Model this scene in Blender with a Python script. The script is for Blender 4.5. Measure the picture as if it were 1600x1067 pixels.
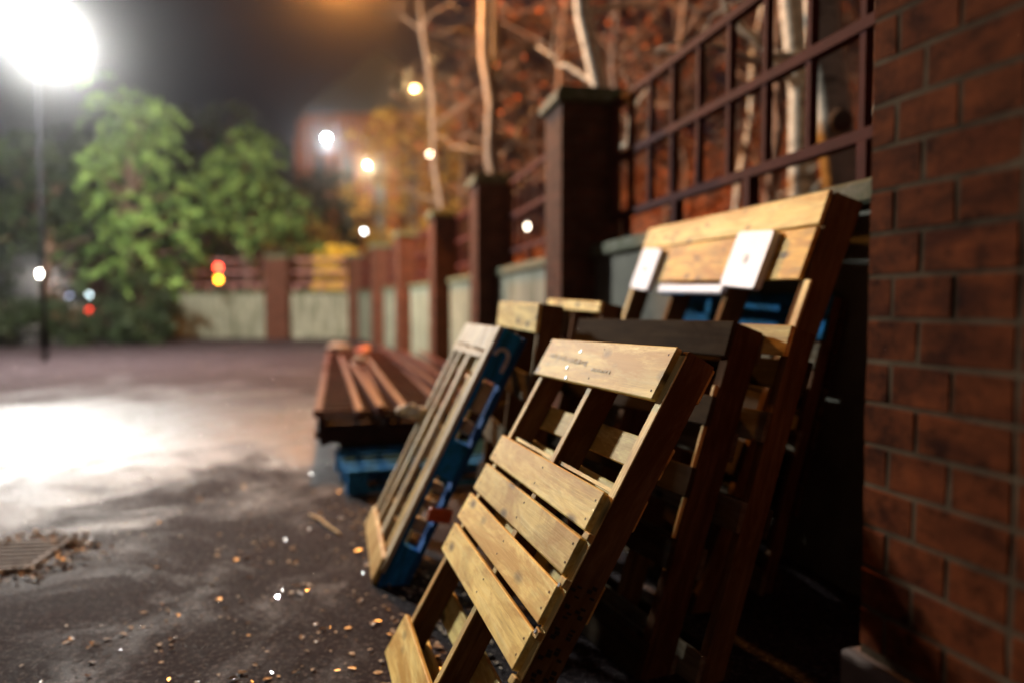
import bpy, bmesh, math, random
from mathutils import Vector, Matrix, Euler
from math import radians as RD, sin, cos, pi
C = bpy.context.scene
for o in list(bpy.data.objects): bpy.data.objects.remove(o)
rnd = random.Random(7)

# ------------------------------------------------------------------ camera
CAMH = 1.2
cam = bpy.data.cameras.new('camera'); camo = bpy.data.objects.new('camera', cam); C.collection.objects.link(camo)
cam.sensor_width = 36; cam.lens = 36*1150/1600; cam.clip_start = .05; cam.clip_end = 1000
camo.location = (0, 0, CAMH); camo.rotation_euler = (RD(90)-math.atan(56.5/1150), 0, 0)
cam.dof.use_dof = True; cam.dof.focus_distance = 1.88; cam.dof.aperture_fstop = .84
C.camera = camo
# ------------------------------------------------------------------ world
w = bpy.data.worlds.new('World'); C.world = w; w.use_nodes = True
bg = w.node_tree.nodes['Background']; bg.inputs[1].default_value = 1
# night sky: navy ahead, warm fill added behind the camera for faces turned to it
_n = w.node_tree.nodes; _l = w.node_tree.links
_t = _n.new('ShaderNodeTexCoord'); _s = _n.new('ShaderNodeSeparateXYZ'); _l.new(_t.outputs['Generated'], _s.inputs[0])
_m = _n.new('ShaderNodeMapRange'); _m.inputs[1].default_value = .25; _m.inputs[2].default_value = -1; _m.inputs[3].default_value = 0; _m.inputs[4].default_value = 1; _l.new(_s.outputs[1], _m.inputs[0])
_x = _n.new('ShaderNodeMix'); _x.data_type = 'RGBA'; _l.new(_m.outputs[0], _x.inputs[0])
_x.inputs[6].default_value = (.0040, .0058, .0120, 1); _x.inputs[7].default_value = (.085, .068, .060, 1); _l.new(_x.outputs[2], bg.inputs[0])
C.view_settings.view_transform = 'Standard'; C.view_settings.look = 'None'; C.view_settings.exposure = 0; C.view_settings.gamma = 1
C.cycles.use_denoising = True; C.cycles.volume_bounces = 0; C.cycles.max_bounces = 5; C.cycles.sample_clamp_indirect = 4
C.cycles.volume_step_rate = 1; C.cycles.transparent_max_bounces = 8
# ------------------------------------------------------------------ lights (each at a lamp of the place)
def light(name, loc, col, power, r, spot=None, aim=None):
    l = bpy.data.lights.new(name, 'SPOT' if spot else 'POINT'); l.energy = power; l.color = col; l.shadow_soft_size = r
    if spot: l.spot_size = RD(spot); l.spot_blend = .5
    o = bpy.data.objects.new(name, l); o.location = loc; C.collection.objects.link(o)
    if aim: o.rotation_euler = (Vector(aim)-Vector(loc)).to_track_quat('-Z', 'Y').to_euler()
    return o
FLOOD = (-8.6, 14.0, 6.05)
SODIUM = (-3.0, 13.2, 7.3)
FLOOD2 = (-9.05, 14.15, 6.62)
L_flood = light('floodlight_beam', FLOOD, (1.0, .99, .93), 7400, .22)
L_flood2 = light('floodlight_beam', FLOOD2, (1.0, .99, .93), 4600, .22)
L_sod = light('sodium_lamp_light', SODIUM, (1.0, .37, .07), 6000, .18)

# ------------------------------------------------------------------ materials
def nmat(name):
    m = bpy.data.materials.new(name); m.use_nodes = True
    n = m.node_tree.nodes; l = m.node_tree.links
    return m, n, l, n['Principled BSDF']
def ramp(n, l, src, stops):
    r = n.new('ShaderNodeValToRGB'); l.new(src, r.inputs[0])
    e = r.color_ramp.elements
    while len(e) < len(stops): e.new(.5)
    for i, (p, c) in enumerate(stops):
        e[i].position = p; e[i].color = (*c, 1) if len(c) == 3 else c
    return r.outputs[0]
def noise(n, l, vec, sc, det=4, rough=.6, dist=0):
    t = n.new('ShaderNodeTexNoise'); t.inputs['Scale'].default_value = sc; t.inputs['Detail'].default_value = det
    t.inputs['Roughness'].default_value = rough; t.inputs['Distortion'].default_value = dist
    if vec: l.new(vec, t.inputs['Vector'])
    return t.outputs[0]
def mapping(n, l, vec, scale=(1, 1, 1)):
    m = n.new('ShaderNodeMapping'); m.inputs['Scale'].default_value = scale; l.new(vec, m.inputs['Vector']); return m.outputs[0]
def mix(n, l, f, a, b, mode='MIX'):
    m = n.new('ShaderNodeMix'); m.data_type = 'RGBA'; m.blend_type = mode
    for k, v in ((0, f), (6, a), (7, b)):
        if isinstance(v, (int, float)): m.inputs[k].default_value = v
        elif isinstance(v, tuple): m.inputs[k].default_value = (*v, 1)
        else: l.new(v, m.inputs[k])
    return m.outputs[2]
def bump(n, l, b, h, strength=.3, dist=.01):
    x = n.new('ShaderNodeBump'); x.inputs['Strength'].default_value = strength; x.inputs['Distance'].default_value = dist
    l.new(h, x.inputs['Height']); l.new(x.outputs[0], b.inputs['Normal'])
def objco(n, l, rand=True):
    t = n.new('ShaderNodeTexCoord')
    if not rand: return t.outputs['Object']
    i = n.new('ShaderNodeObjectInfo'); a = n.new('ShaderNodeVectorMath'); a.operation = 'ADD'
    s = n.new('ShaderNodeMath'); s.operation = 'MULTIPLY'; s.inputs[1].default_value = 37; l.new(i.outputs['Random'], s.inputs[0])
    l.new(t.outputs['Object'], a.inputs[0]); l.new(s.outputs[0], a.inputs[1]); return a.outputs[0]
def wood(name, light_, mid, dark, axis=0, knots=True, stain=.35, rough=.62):
    m, n, l, b = nmat(name)
    co = objco(n, l)
    sc = [26, 26, 26]; sc[axis] = 1.6
    g = noise(n, l, mapping(n, l, co, tuple(sc)), 1.6, 6, .65, .5)
    col = ramp(n, l, g, [(.28, dark), (.45, mid), (.68, light_)])
    sc2 = [9, 9, 9]; sc2[axis] = 2.2
    s = noise(n, l, mapping(n, l, co, tuple(sc2)), .9, 4, .7, 1.2)
    sf = ramp(n, l, s, [(.47, (0, 0, 0)), (.62, (1, 1, 1))])
    f = n.new('ShaderNodeMath'); f.operation = 'MULTIPLY'; f.inputs[1].default_value = stain; l.new(sf, f.inputs[0])
    col = mix(n, l, f.outputs[0], col, tuple(x*.45 for x in dark))
    s3 = noise(n, l, mapping(n, l, co, tuple(x*.55 for x in sc2)), 1.1, 5, .75, .8)
    col = mix(n, l, ramp(n, l, s3, [(.46, (0, 0, 0)), (.60, (.85, .85, .85))]), col, tuple(x*y for x, y in zip(mid, (.60, .44, .25))))
    if knots:
        v = n.new('ShaderNodeTexVoronoi'); v.inputs['Scale'].default_value = 1; sk = [11, 11, 11]; sk[axis] = 5
        l.new(mapping(n, l, co, tuple(sk)), v.inputs['Vector'])
        k = ramp(n, l, v.outputs['Distance'], [(.09, (1, 1, 1)), (.24, (0, 0, 0))])
        col = mix(n, l, k, col, tuple(x*.35 for x in dark))
    # board to board difference
    i = n.new('ShaderNodeObjectInfo')
    h = n.new('ShaderNodeHueSaturation'); mr = n.new('ShaderNodeMapRange'); mr.inputs[3].default_value = .88; mr.inputs[4].default_value = 1.22
    l.new(i.outputs['Random'], mr.inputs[0]); l.new(mr.outputs[0], h.inputs['Value']); l.new(col, h.inputs['Color'])
    l.new(h.outputs[0], b.inputs['Base Color']); b.inputs['Roughness'].default_value = rough; b.inputs['Specular IOR Level'].default_value = .22
    bump(n, l, b, g, .35, .004)
    return m
def plain(name, col, rough=.6, metal=0, var=.35, sc=8, bmp=.2, emit=None):
    m, n, l, b = nmat(name); co = objco(n, l)
    g = noise(n, l, co, sc, 6, .65)
    c = ramp(n, l, g, [(.3, tuple(x*(1-var) for x in col)), (.7, tuple(min(1, x*(1+var*.6)) for x in col))])
    l.new(c, b.inputs['Base Color']); b.inputs['Roughness'].default_value = rough; b.inputs['Metallic'].default_value = metal
    bump(n, l, b, g, bmp, .004)
    return m
def glow(name, col, s):
    m, n, l, b = nmat(name); b.inputs['Base Color'].default_value = (*col, 1); b.inputs['Emission Color'].default_value = (*col, 1)
    b.inputs['Emission Strength'].default_value = s; m.cycles.emission_sampling = 'NONE'; return m
def brickmat(name, c1, c2, mortar, bw=.225, bh=.075):
    m, n, l, b = nmat(name)
    t = n.new('ShaderNodeTexCoord'); s = n.new('ShaderNodeSeparateXYZ'); l.new(t.outputs['Object'], s.inputs[0])
    a = n.new('ShaderNodeMath'); l.new(s.outputs[0], a.inputs[0]); l.new(s.outputs[1], a.inputs[1])
    c = n.new('ShaderNodeCombineXYZ'); l.new(a.outputs[0], c.inputs[0]); l.new(s.outputs[2], c.inputs[1])
    k = n.new('ShaderNodeTexBrick'); l.new(c.outputs[0], k.inputs[0])
    k.inputs['Scale'].default_value = 1; k.inputs['Brick Width'].default_value = bw; k.inputs['Row Height'].default_value = bh
    k.inputs['Mortar Size'].default_value = .006; k.inputs['Color1'].default_value = (*c1, 1); k.inputs['Color2'].default_value = (*c2, 1)
    k.inputs['Mortar'].default_value = (*mortar, 1); k.inputs['Mortar Smooth'].default_value = .3
    g = noise(n, l, t.outputs['Object'], 6, 8, .7)
    d = ramp(n, l, g, [(.35, (.45, .42, .4)), (.62, (1, 1, 1))])
    col = mix(n, l, 1.0, k.outputs[0], d, 'MULTIPLY')
    l.new(col, b.inputs['Base Color']); b.inputs['Roughness'].default_value = .85; b.inputs['Specular IOR Level'].default_value = .08
    bump(n, l, b, k.outputs['Fac'], .5, -.006)
    return m
M = {}
M['pine'] = wood('pale_pine_across', (.96, .81, .32), (.88, .68, .21), (.48, .32, .09), 0)
M['knotty'] = wood('knotty_orange_pine', (.84, .58, .14), (.66, .40, .065), (.30, .15, .025), 0, True, .6)
M['pine_up'] = wood('pale_pine_along', (.86, .70, .30), (.74, .56, .20), (.40, .27, .09), 1)
M['pine_grey'] = wood('weathered_cream_board', (.62, .56, .38), (.48, .43, .28), (.26, .22, .14), 1)
M['pine_side'] = wood('brown_stringer_wood', (.20, .115, .05), (.135, .075, .034), (.07, .04, .02), 1, False)
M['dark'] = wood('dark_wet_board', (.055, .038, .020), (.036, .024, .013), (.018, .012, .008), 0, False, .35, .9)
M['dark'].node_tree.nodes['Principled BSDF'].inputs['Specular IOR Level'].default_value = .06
M['dark_up'] = wood('dark_wet_board_along', (.15, .08, .042), (.10, .052, .028), (.055, .03, .017), 1, False)
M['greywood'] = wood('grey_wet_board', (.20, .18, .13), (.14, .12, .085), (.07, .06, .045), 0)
M['blue'] = wood('blue_painted_wood', (.02, .27, .80), (.016, .21, .66), (.01, .11, .38), 1, False, .5, .5)
M['blue_x'] = wood('blue_painted_board', (.015, .15, .36), (.010, .10, .26), (.02, .05, .09), 0, False, .6, .5)
M['bluelight'] = wood('worn_blue_painted_wood', (.03, .22, .52), (.02, .15, .38), (.015, .08, .2), 1, False, .4, .5)
M['white'] = plain('white_moulded_plastic', (.60, .64, .76), .5, 0, .05, 12, .05)
M['foam'] = plain('dirty_white_foam', (.62, .60, .52), .8, 0, .3, 18, .4)
M['rust'] = plain('rusty_red_painted_steel', (.10, .028, .020), .6, .0, .5, 9, .3)
M['rustdark'] = plain('dark_rusty_steel', (.05, .017, .012), .65, .0, .5, 9, .3)  # also puts the shade between stacked bars into the lower panels' colour
M['rustlight'] = plain('primer_red_steel_tube', (.13, .040, .028), .5, 0, .3, 9, .2)
M['railpaint'] = plain('maroon_railing_paint', (.065, .016, .014), .85, 0, .35, 7, .2)
for k_ in ('railpaint', 'rust', 'rustdark', 'rustlight'): M[k_].node_tree.nodes['Principled BSDF'].inputs['Specular IOR Level'].default_value = .12
M['concrete'] = None
M['dmetal'] = plain('dark_grey_metal', (.03, .03, .034), .7, 0, .3)
M['shadepole'] = plain('pole_darkened_for_shade', (.004, .004, .005), 1, 0, .2)  # near-black colour stands in for the housing's shade on the pole
M['shadepole'].node_tree.nodes['Principled BSDF'].inputs['Specular IOR Level'].default_value = 0
M['iron'] = plain('wet_cast_iron', (.16, .15, .14), .8, 0, .4, 30, .5)
M['iron'].node_tree.nodes['Principled BSDF'].inputs['Specular IOR Level'].default_value = .15
M['gmetal'] = plain('galvanised_metal', (.30, .31, .31), .4, .7, .3)
def litterm():
    m, n, l, b = nmat('wet_fallen_leaf'); t = n.new('ShaderNodeTexCoord')
    g = noise(n, l, t.outputs['Object'], 23, 3, .7)
    l.new(ramp(n, l, g, [(.36, (.12, .07, .05)), (.46, (.24, .18, .13)), (.54, (.62, .55, .44)), (.64, (.75, .68, .58))]), b.inputs['Base Color']); b.inputs['Roughness'].default_value = .16
    return m
M['paper'] = litterm()
M['orange'] = plain('orange_plastic', (.65, .12, .03), .5)
M['yellow'] = plain('yellow_leaf', (.65, .42, .06), .5)
M['letter'] = plain('worn_white_paint', (.62, .68, .80), .7, 0, .5, 30)
M['brick_pillar'] = brickmat('red_brick_pillar', (.12, .044, .026), (.075, .030, .019), (.085, .066, .05))
M['churchbrick'] = brickmat('church_brick', (.30, .085, .022), (.20, .055, .015), (.14, .08, .045))
def concrete():
    m, n, l, b = nmat('grey_green_concrete'); co = objco(n, l)
    g = noise(n, l, co, 2.2, 8, .7); v = noise(n, l, mapping(n, l, co, (5, 5, .7)), 1.5, 6, .7)
    c = ramp(n, l, g, [(.3, (.14, .15, .11)), (.7, (.29, .30, .225))])
    d = ramp(n, l, v, [(.38, (.35, .37, .28)), (.6, (1, 1, 1))])
    l.new(mix(n, l, 1.0, c, d, 'MULTIPLY'), b.inputs['Base Color']); b.inputs['Roughness'].default_value = .75; bump(n, l, b, g, .3, .01); return m
M['concrete'] = concrete()
M['shadeconcrete'] = plain('concrete_darkened_for_shade', (.10, .105, .08), .85, 0, .5, 3, .3)  # nearest bay's concrete darkened to stand in for shade behind the pallets
def mossy():
    m, n, l, b = nmat('mossy_coping_stone'); co = objco(n, l); g = noise(n, l, co, 9, 8, .7)
    c = ramp(n, l, g, [(.35, (.035, .055, .02)), (.5, (.07, .085, .04)), (.7, (.15, .15, .11))])
    l.new(c, b.inputs['Base Color']); b.inputs['Roughness'].default_value = .85; bump(n, l, b, g, .6, .02); return m
M['moss'] = mossy()
def asphalt():
    m, n, l, b = nmat('wet_asphalt')
    t = n.new('ShaderNodeTexCoord'); co = t.outputs['Object']
    big = noise(n, l, mapping(n, l, co, (.75, .60, 1)), 1.15, 9, .74, .5)
    mid = noise(n, l, co, 3.5, 6, .7)
    fine = noise(n, l, co, 42, 6, .85)
    c = ramp(n, l, mid, [(.3, (.012, .008, .011)), (.7, (.036, .025, .031))])
    c = mix(n, l, ramp(n, l, fine, [(.53, (0, 0, 0)), (.59, (1, 1, 1))]), c, (.13, .105, .105))
    c = mix(n, l, ramp(n, l, fine, [(.34, (.9, .9, .9)), (.46, (0, 0, 0))]), c, (.003, .0025, .0025))
    l.new(c, b.inputs['Base Color'])
    sp = n.new('ShaderNodeVectorMath'); sp.operation = 'SUBTRACT'; sp.inputs[1].default_value = (-4.6, 6.9, 0); l.new(co, sp.inputs[0])
    ln = n.new('ShaderNodeVectorMath'); ln.operation = 'LENGTH'; l.new(mapping(n, l, sp.outputs[0], (.30, .36, 1)), ln.inputs[0])
    mr = n.new('ShaderNodeMapRange'); mr.inputs[1].default_value = .2; mr.inputs[2].default_value = 1.7; mr.inputs[3].default_value = -.20; mr.inputs[4].default_value = .10; l.new(ln.outputs['Value'], mr.inputs[0])
    ad = n.new('ShaderNodeMath'); l.new(big, ad.inputs[0]); l.new(mr.outputs[0], ad.inputs[1]); big = ad.outputs[0]
    r = ramp(n, l, big, [(.26, (.30,)*3), (.44, (.42,)*3), (.58, (.85,)*3)])
    rr = mix(n, l, .25, r, ramp(n, l, mid, [(.3, (.2,)*3), (.7, (.7,)*3)]))
    l.new(rr, b.inputs['Roughness']); l.new(ramp(n, l, big, [(.28, (.62,)*3), (.44, (.26,)*3), (.58, (.06,)*3)]), b.inputs['Specular IOR Level'])
    h = n.new('ShaderNodeMath'); h.operation = 'MULTIPLY_ADD'; l.new(mid, h.inputs[0]); h.inputs[1].default_value = 1.3; l.new(fine, h.inputs[2])
    bump(n, l, b, h.outputs[0], 1, .022)
    gl = noise(n, l, co, 55, 2, .5)
    gm = ramp(n, l, gl, [(.63, (0, 0, 0)), (.67, (1, 1, 1))])
    l.new(mix(n, l, gm, rr, (.12, .12, .12)), b.inputs['Roughness'])
    l.new(mix(n, l, gm, b.inputs['Specular IOR Level'].links[0].from_socket, (.8, .8, .8)), b.inputs['Specular IOR Level'])
    bn = [x for x in n if x.type == 'BUMP'][0]; l.new(ramp(n, l, big, [(.26, (.22,)*3), (.42, (.45,)*3), (.54, (1,)*3)]), bn.inputs['Strength'])
    return m
M['asphalt'] = asphalt()
def leafmat(name, a, b_, rough=.5, trans=.25):
    m, n, l, b = nmat(name); t = n.new('ShaderNodeTexCoord')
    g = noise(n, l, t.outputs['Object'], 1.7, 4, .7)
    l.new(ramp(n, l, g, [(.40, a), (.60, b_)]), b.inputs['Base Color']); b.inputs['Roughness'].default_value = rough; b.inputs['Specular IOR Level'].default_value = .15
    return m
M['cedar'] = leafmat('green_needles', (.014, .036, .010), (.19, .31, .08))  # dark patches put the crown's inner shade into the needle colour
M['darkleaf'] = leafmat('dark_evergreen', (.012, .022, .010), (.03, .045, .018))
M['yellowleaf'] = leafmat('yellow_autumn_leaves', (.55, .36, .04), (.85, .60, .08))
M['olive'] = leafmat('olive_autumn_leaves', (.20, .13, .025), (.42, .26, .05))
M['rusty_leaf'] = leafmat('russet_autumn_leaves', (.12, .030, .012), (.42, .12, .03))
M['farleaf'] = leafmat('dim_russet_leaves', (.06, .020, .009), (.17, .06, .022))
M['litter'] = leafmat('brown_leaf_litter', (.07, .028, .014), (.15, .06, .028))
def bark(name, a, b_, d):
    m, n, l, b = nmat(name); co = objco(n, l)
    g = noise(n, l, mapping(n, l, co, (3, 3, 9)), 1.6, 6, .7, .6)
    c = ramp(n, l, g, [(.36, d), (.46, a), (.7, b_)])
    l.new(c, b.inputs['Base Color']); b.inputs['Roughness'].default_value = .75; bump(n, l, b, g, .4, .01); return m
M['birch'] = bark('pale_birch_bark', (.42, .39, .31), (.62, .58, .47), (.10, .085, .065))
M['dimbirch'] = bark('dimmed_birch_bark', (.10, .085, .065), (.15, .125, .095), (.05, .04, .03))  # same birch bark, its dim lighting put into the colour
M['bark'] = bark('brown_bark', (.10, .06, .038), (.17, .11, .07), (.04, .025, .018))
def groundm(name, a, b_, d):
    m, n, l, b = nmat(name); t = n.new('ShaderNodeTexCoord'); g = noise(n, l, t.outputs['Object'], 1.5, 10, .8)
    l.new(ramp(n, l, g, [(.35, a), (.5, b_), (.7, d)]), b.inputs['Base Color']); b.inputs['Roughness'].default_value = .9; bump(n, l, b, g, .8, .08); return m
M['bank'] = groundm('leafy_bank', (.04, .016, .008), (.12, .042, .017), (.26, .085, .03))
M['street'] = groundm('dark_ground', (.02, .018, .015), (.03, .027, .022), (.05, .04, .03))

for k_ in ('blue', 'blue_x', 'bluelight', 'greywood', 'pine_side', 'dark_up'):
    b_ = M[k_].node_tree.nodes['Principled BSDF']; b_.inputs['Specular IOR Level'].default_value = .04; b_.inputs['Roughness'].default_value = .9
# ------------------------------------------------------------------ mesh helpers
def link(o, parent=None):
    C.collection.objects.link(o)
    if parent: o.parent = parent
    return o
def finish(name, bm, mat, parent=None, smooth=False, loc=None, rot=None):
    bmesh.ops.recalc_face_normals(bm, faces=bm.faces)
    me = bpy.data.meshes.new(name); bm.to_mesh(me); bm.free()
    if mat: me.materials.append(mat)
    if smooth:
        for p in me.polygons: p.use_smooth = True
    o = bpy.data.objects.new(name, me); link(o, parent)
    if loc: o.location = loc
    if rot: o.rotation_euler = rot
    return o
def tag(o, label=None, cat=None, group=None, kind=None):
    if label: o['label'] = label
    if cat: o['category'] = cat
    if group: o['group'] = group
    if kind: o['kind'] = kind
    return o
def thing(name, label, cat, loc=(0, 0, 0), rot=(0, 0, 0), group=None, mat=None):
    o = bpy.data.objects.new(name, None); link(o); o.empty_display_size = .2
    if mat is not None: o.matrix_world = mat
    else: o.location = loc; o.rotation_euler = rot
    return tag(o, label, cat, group)
def box(bm, x0, x1, y0, y1, z0, z1, bev=0, jit=0, M4=None, seg=None):
    """box; seg = (axis, count) cuts it along an axis so jitter can warp it"""
    r = bmesh.ops.create_cube(bm, size=1); vs = r['verts']
    for v in vs:
        v.co = Vector((x0+(v.co.x+.5)*(x1-x0), y0+(v.co.y+.5)*(y1-y0), z0+(v.co.z+.5)*(z1-z0)))
    if jit:
        for v in vs: v.co += Vector((rnd.uniform(-jit, jit), rnd.uniform(-jit, jit), rnd.uniform(-jit, jit)*.3))
    if bev:
        es = list({e for v in vs for e in v.link_edges})
        r2 = bmesh.ops.bevel(bm, geom=es, offset=bev, segments=1, affect='EDGES', profile=.5)
        vs = list({v for f in r2['faces'] for v in f.verts} | {v for v in vs if v.is_valid})
    if M4 is not None:
        for v in vs: v.co = M4 @ v.co
    return vs
def bxo(name, dims, mat, parent, bev=.003, jit=0):
    bm = bmesh.new(); box(bm, *dims, bev=bev, jit=jit); return finish(name, bm, mat, parent)
def tube(bm, pts, radii, n=8, cap=True):
    pts = [Vector(p) for p in pts]; rings = []
    for i, p in enumerate(pts):
        d = (pts[min(i+1, len(pts)-1)]-pts[max(i-1, 0)]).normalized()
        a = d.orthogonal().normalized() if i == 0 else (prev - d*prev.dot(d)).normalized()
        prev = a; b = d.cross(a)
        rings.append([bm.verts.new(p+(a*cos(2*pi*k/n)+b*sin(2*pi*k/n))*radii[i]) for k in range(n)])
    for i in range(len(rings)-1):
        for k in range(n):
            bm.faces.new((rings[i][k], rings[i][(k+1) % n], rings[i+1][(k+1) % n], rings[i+1][k]))
    if cap:
        bm.faces.new(rings[0][::-1]); bm.faces.new(rings[-1])
def lathe(bm, prof, n=16, M4=None):
    rings = []
    for r, z in prof:
        ring = []
        for k in range(n):
            c = Vector((r*cos(2*pi*k/n), r*sin(2*pi*k/n), z)); ring.append(bm.verts.new(M4 @ c if M4 else c))
        rings.append(ring)
    for i in range(len(rings)-1):
        for k in range(n): bm.faces.new((rings[i][k], rings[i][(k+1) % n], rings[i+1][(k+1) % n], rings[i+1][k]))
    bm.faces.new(rings[0][::-1]); bm.faces.new(rings[-1])
def sheared_box(bm, p, q, wd, h):
    pass

# ------------------------------------------------------------------ ground, bank
bm = bmesh.new()
bmesh.ops.create_grid(bm, x_segments=1, y_segments=1, size=160)
tag(finish('ground', bm, M['street'], None, loc=(0, 60, -.03)), kind='structure')
# yard, one sheet of wet asphalt
bm = bmesh.new()
vs = [bm.verts.new(p) for p in [(-26, -3, 0), (3, -3, 0), (3, 4, 0), (1.9, 7, 0), (-.3, 13, 0), (-2.4, 19, 0), (-5.1, 26.4, 0), (-14, 27.6, 0), (-26, 27.6, 0)]]
bm.faces.new(vs); tag(finish('yard_pavement', bm, M['asphalt']), kind='structure')

# wall line : near left corners of the court faces of the pillars
P = [(1.36, 1.9), (.41, 6.16), (-.48, 10.21), (-1.48, 14.01), (-2.79, 18.13), (-4.07, 21.7), (-5.74, 26.03)]
def off(p, q, d, s=0):
    p = Vector(p); q = Vector(q); t = (q-p).normalized(); nn = Vector((t.y, -t.x)); r = p+nn*d+t*s
    return r
# bank behind the fence
bm = bmesh.new(); rows = []
prof = [(.75, .0), (.9, .9), (2, 1.15), (4, 1.7), (7, 3.4), (12, 7.0), (20, 12.0), (50, 15.0)]
line = [off(P[0], P[1], 0, -6)] + [Vector(p) for p in P] + [Vector((-8.5, 33))]
hill_rnd = random.Random(3)
for i, p in enumerate(line):
    a = line[min(i+1, len(line)-1)]-line[max(0, i-1)]; nn = Vector((a.y, -a.x)).normalized()
    k = 1 if i < 7 else .25
    rows.append([bm.verts.new((p.x+nn.x*d, p.y+nn.y*d, (h+(hill_rnd.uniform(-.15, .15) if d > 2 else 0))*k)) for d, h in prof])
for i in range(len(rows)-1):
    for k in range(len(prof)-1): bm.faces.new((rows[i][k], rows[i][k+1], rows[i+1][k+1], rows[i+1][k]))
tag(finish('wooded_bank', bm, M['bank'], smooth=True), kind='structure')

# ------------------------------------------------------------------ pillars
names = ['', 'tall brick pillar beside the pallets, nearest of the row along the curved wall',
 'brick pillar second from the pallets, pale birch trunk rising right behind its cap',
 'brick pillar third from the pallets, its foot hidden by the far end of the rusty stack',
 'brick pillar fourth from the pallets along the curved wall',
 'narrow looking brick pillar just before the corner pillar',
 'corner brick pillar where curved wall meets the far wall, beside yellow leaves']
def pillar(loc, ang, label, group='brick pillars of the yard wall', h=2.88, w=.52):
    t = thing('brick_pillar', label, 'pillar', loc, (0, 0, ang), group)
    bxo('shaft', (0, w, 0, w, -.05, h), M['brick_pillar'], t, .006)
    bm = bmesh.new(); box(bm, -.05, w+.05, -.05, w+.05, h, h+.09, bev=.012); 
    vs = box(bm, -.02, w+.02, -.02, w+.02, h+.09, h+.13, bev=.01)
    finish('cap', bm, M['moss'], t)
    return t
# pillar local: x to the right (behind wall), y along the wall away from the camera
def wallang(i):
    a = Vector(P[i+1])-Vector(P[i]) if i < 6 else Vector(P[6])-Vector(P[5])
    return math.atan2(a.y, a.x)-pi/2
for i in range(1, 7):
    pillar((*P[i], 0), wallang(i), names[i])
FA = math.atan2(27.07-26.03, -12.25+5.74)   # direction of far wall, going left
def farp(d): return (-5.74+cos(FA)*d, 26.05+sin(FA)*d)
x, y = farp(3.20); pillar((x, y, 0), FA+pi, 'wide brick pillar midway along the far wall, seen face on', w=.86)
x, y = farp(10.2); pillar((x, y, 0), FA+pi, 'brick pillar at the dark left end of the far wall behind the evergreens')

# ------------------------------------------------------------------ wall bays and railings
def wall_bay(p, q, label, s0=.52, s1=0, mirror=1):
    p = Vector(p); q = Vector(q); L = (q-p).length; a = math.atan2(q.y-p.y, q.x-p.x)
    t = thing('concrete_wall', label, 'wall', (p.x, p.y, 0), (0, 0, a), 'concrete wall bays between the pillars')
    s = -1*mirror
    y0, y1 = sorted((s*.30, s*.56)); bxo('wall_panel', (s0, L-s1, y0, y1, -.05, 1.60), M['shadeconcrete'] if 'nearest' in label else M['concrete'], t, .004)
    y0, y1 = sorted((s*.25, s*.62)); bxo('coping', (s0, L-s1, y0, y1, 1.60, 1.70), M['moss'], t, .015)
    return t
M['pinklitrail'] = plain('maroon_paint_lit_pink', (.32, .15, .14), .7, 0, .3)  # maroon railing with the far wall's pink light put into the colour
def railing(p, q, label, s0=.52, s1=0, mirror=1, step=.385, phase=.05, w=.036):
    p = Vector(p); q = Vector(q); L = (q-p).length; a = math.atan2(q.y-p.y, q.x-p.x)
    t = thing('railing', label, 'railing', (p.x, p.y, 0), (0, 0, a), 'maroon railings on the yard wall')
    y = -.45*mirror; RM = M['pinklitrail'] if 'far wall' in label else M['railpaint']
    for z in (1.93, 2.40, 2.86):
        bxo('rail', (s0, L-s1, y-.03, y+.03, z-.028, z+.028), RM, t, .003)
    x = s0+phase; k = 0; b0 = None
    while x < L-s1-.02:
        for za, zb in ((1.958, 2.372), (2.428, 2.832)):
            if b0 is None:
                b0 = bxo('bar', (-w/2, w/2, y-w/2, y+w/2, 0, 1), RM, t, .002); o = b0
            else:
                o = b0.copy(); link(o, t)
            o.location = (x, 0, za); o.scale = (1, 1, zb-za)
        x += step; k += 1
    n = max(2, round((L-s0-s1)/.93)); 
    for j in range(n):
        xx = s0+.3+(L-s0-s1-.5)*j/(n-1); bxo('leg', (xx-.032, xx+.032, y-.032, y+.032, 1.70, 1.902), RM, t, .002)
    return t
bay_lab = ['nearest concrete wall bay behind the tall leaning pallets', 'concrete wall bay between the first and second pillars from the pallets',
 'concrete wall bay between the second and third pillars from the pallets', 'pale lit concrete wall bay between the third and fourth pillars',
 'pale lit concrete wall bay between the fourth and fifth pillars', 'yellowish lit concrete wall bay next to the corner pillar']
rail_lab = ['large nearest maroon railing above the tall leaning pallet', 'maroon railing between the first and second pillars with a small light seen through it',
 'railing between the second and third pillars', 'railing between the third and fourth pillars', 'railing between the fourth and fifth pillars', 'railing between the fifth pillar and the corner pillar']
for i in range(6):
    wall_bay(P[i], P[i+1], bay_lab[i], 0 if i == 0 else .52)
    if i: railing(P[i], P[i+1], rail_lab[i])
# nearest railing: bars measured from the first pillar backwards
railing(P[1], P[0], rail_lab[0], 0.02, .1, -1, .385, -.02+.03, .042)
wall_bay(farp(0), farp(3.42), 'concrete far wall bay between the corner pillar and the middle pillar', 0.0, .0, 1)
wall_bay(farp(3.42), farp(10.2), 'long pale concrete far wall bay left of the middle pillar, under the pink lit railing', 0, .52, 1)
railing(farp(0), farp(3.42), 'far wall railing right of the middle pillar, partly behind yellow leaves', 0, .0, 1)
railing(farp(3.42), farp(10.2), 'pink lit railing on the far wall left of the middle pillar', 0, .52, 1)

# ------------------------------------------------------------------ near brick wall (real bricks)
BW = (.644, 1.33)
bt = thing('brick_wall', 'close brick wall filling the right edge of the picture, pale worn mortar joints', 'wall', (*BW, 0), (0, 0, math.atan2(-.9603, .2813)))
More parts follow.
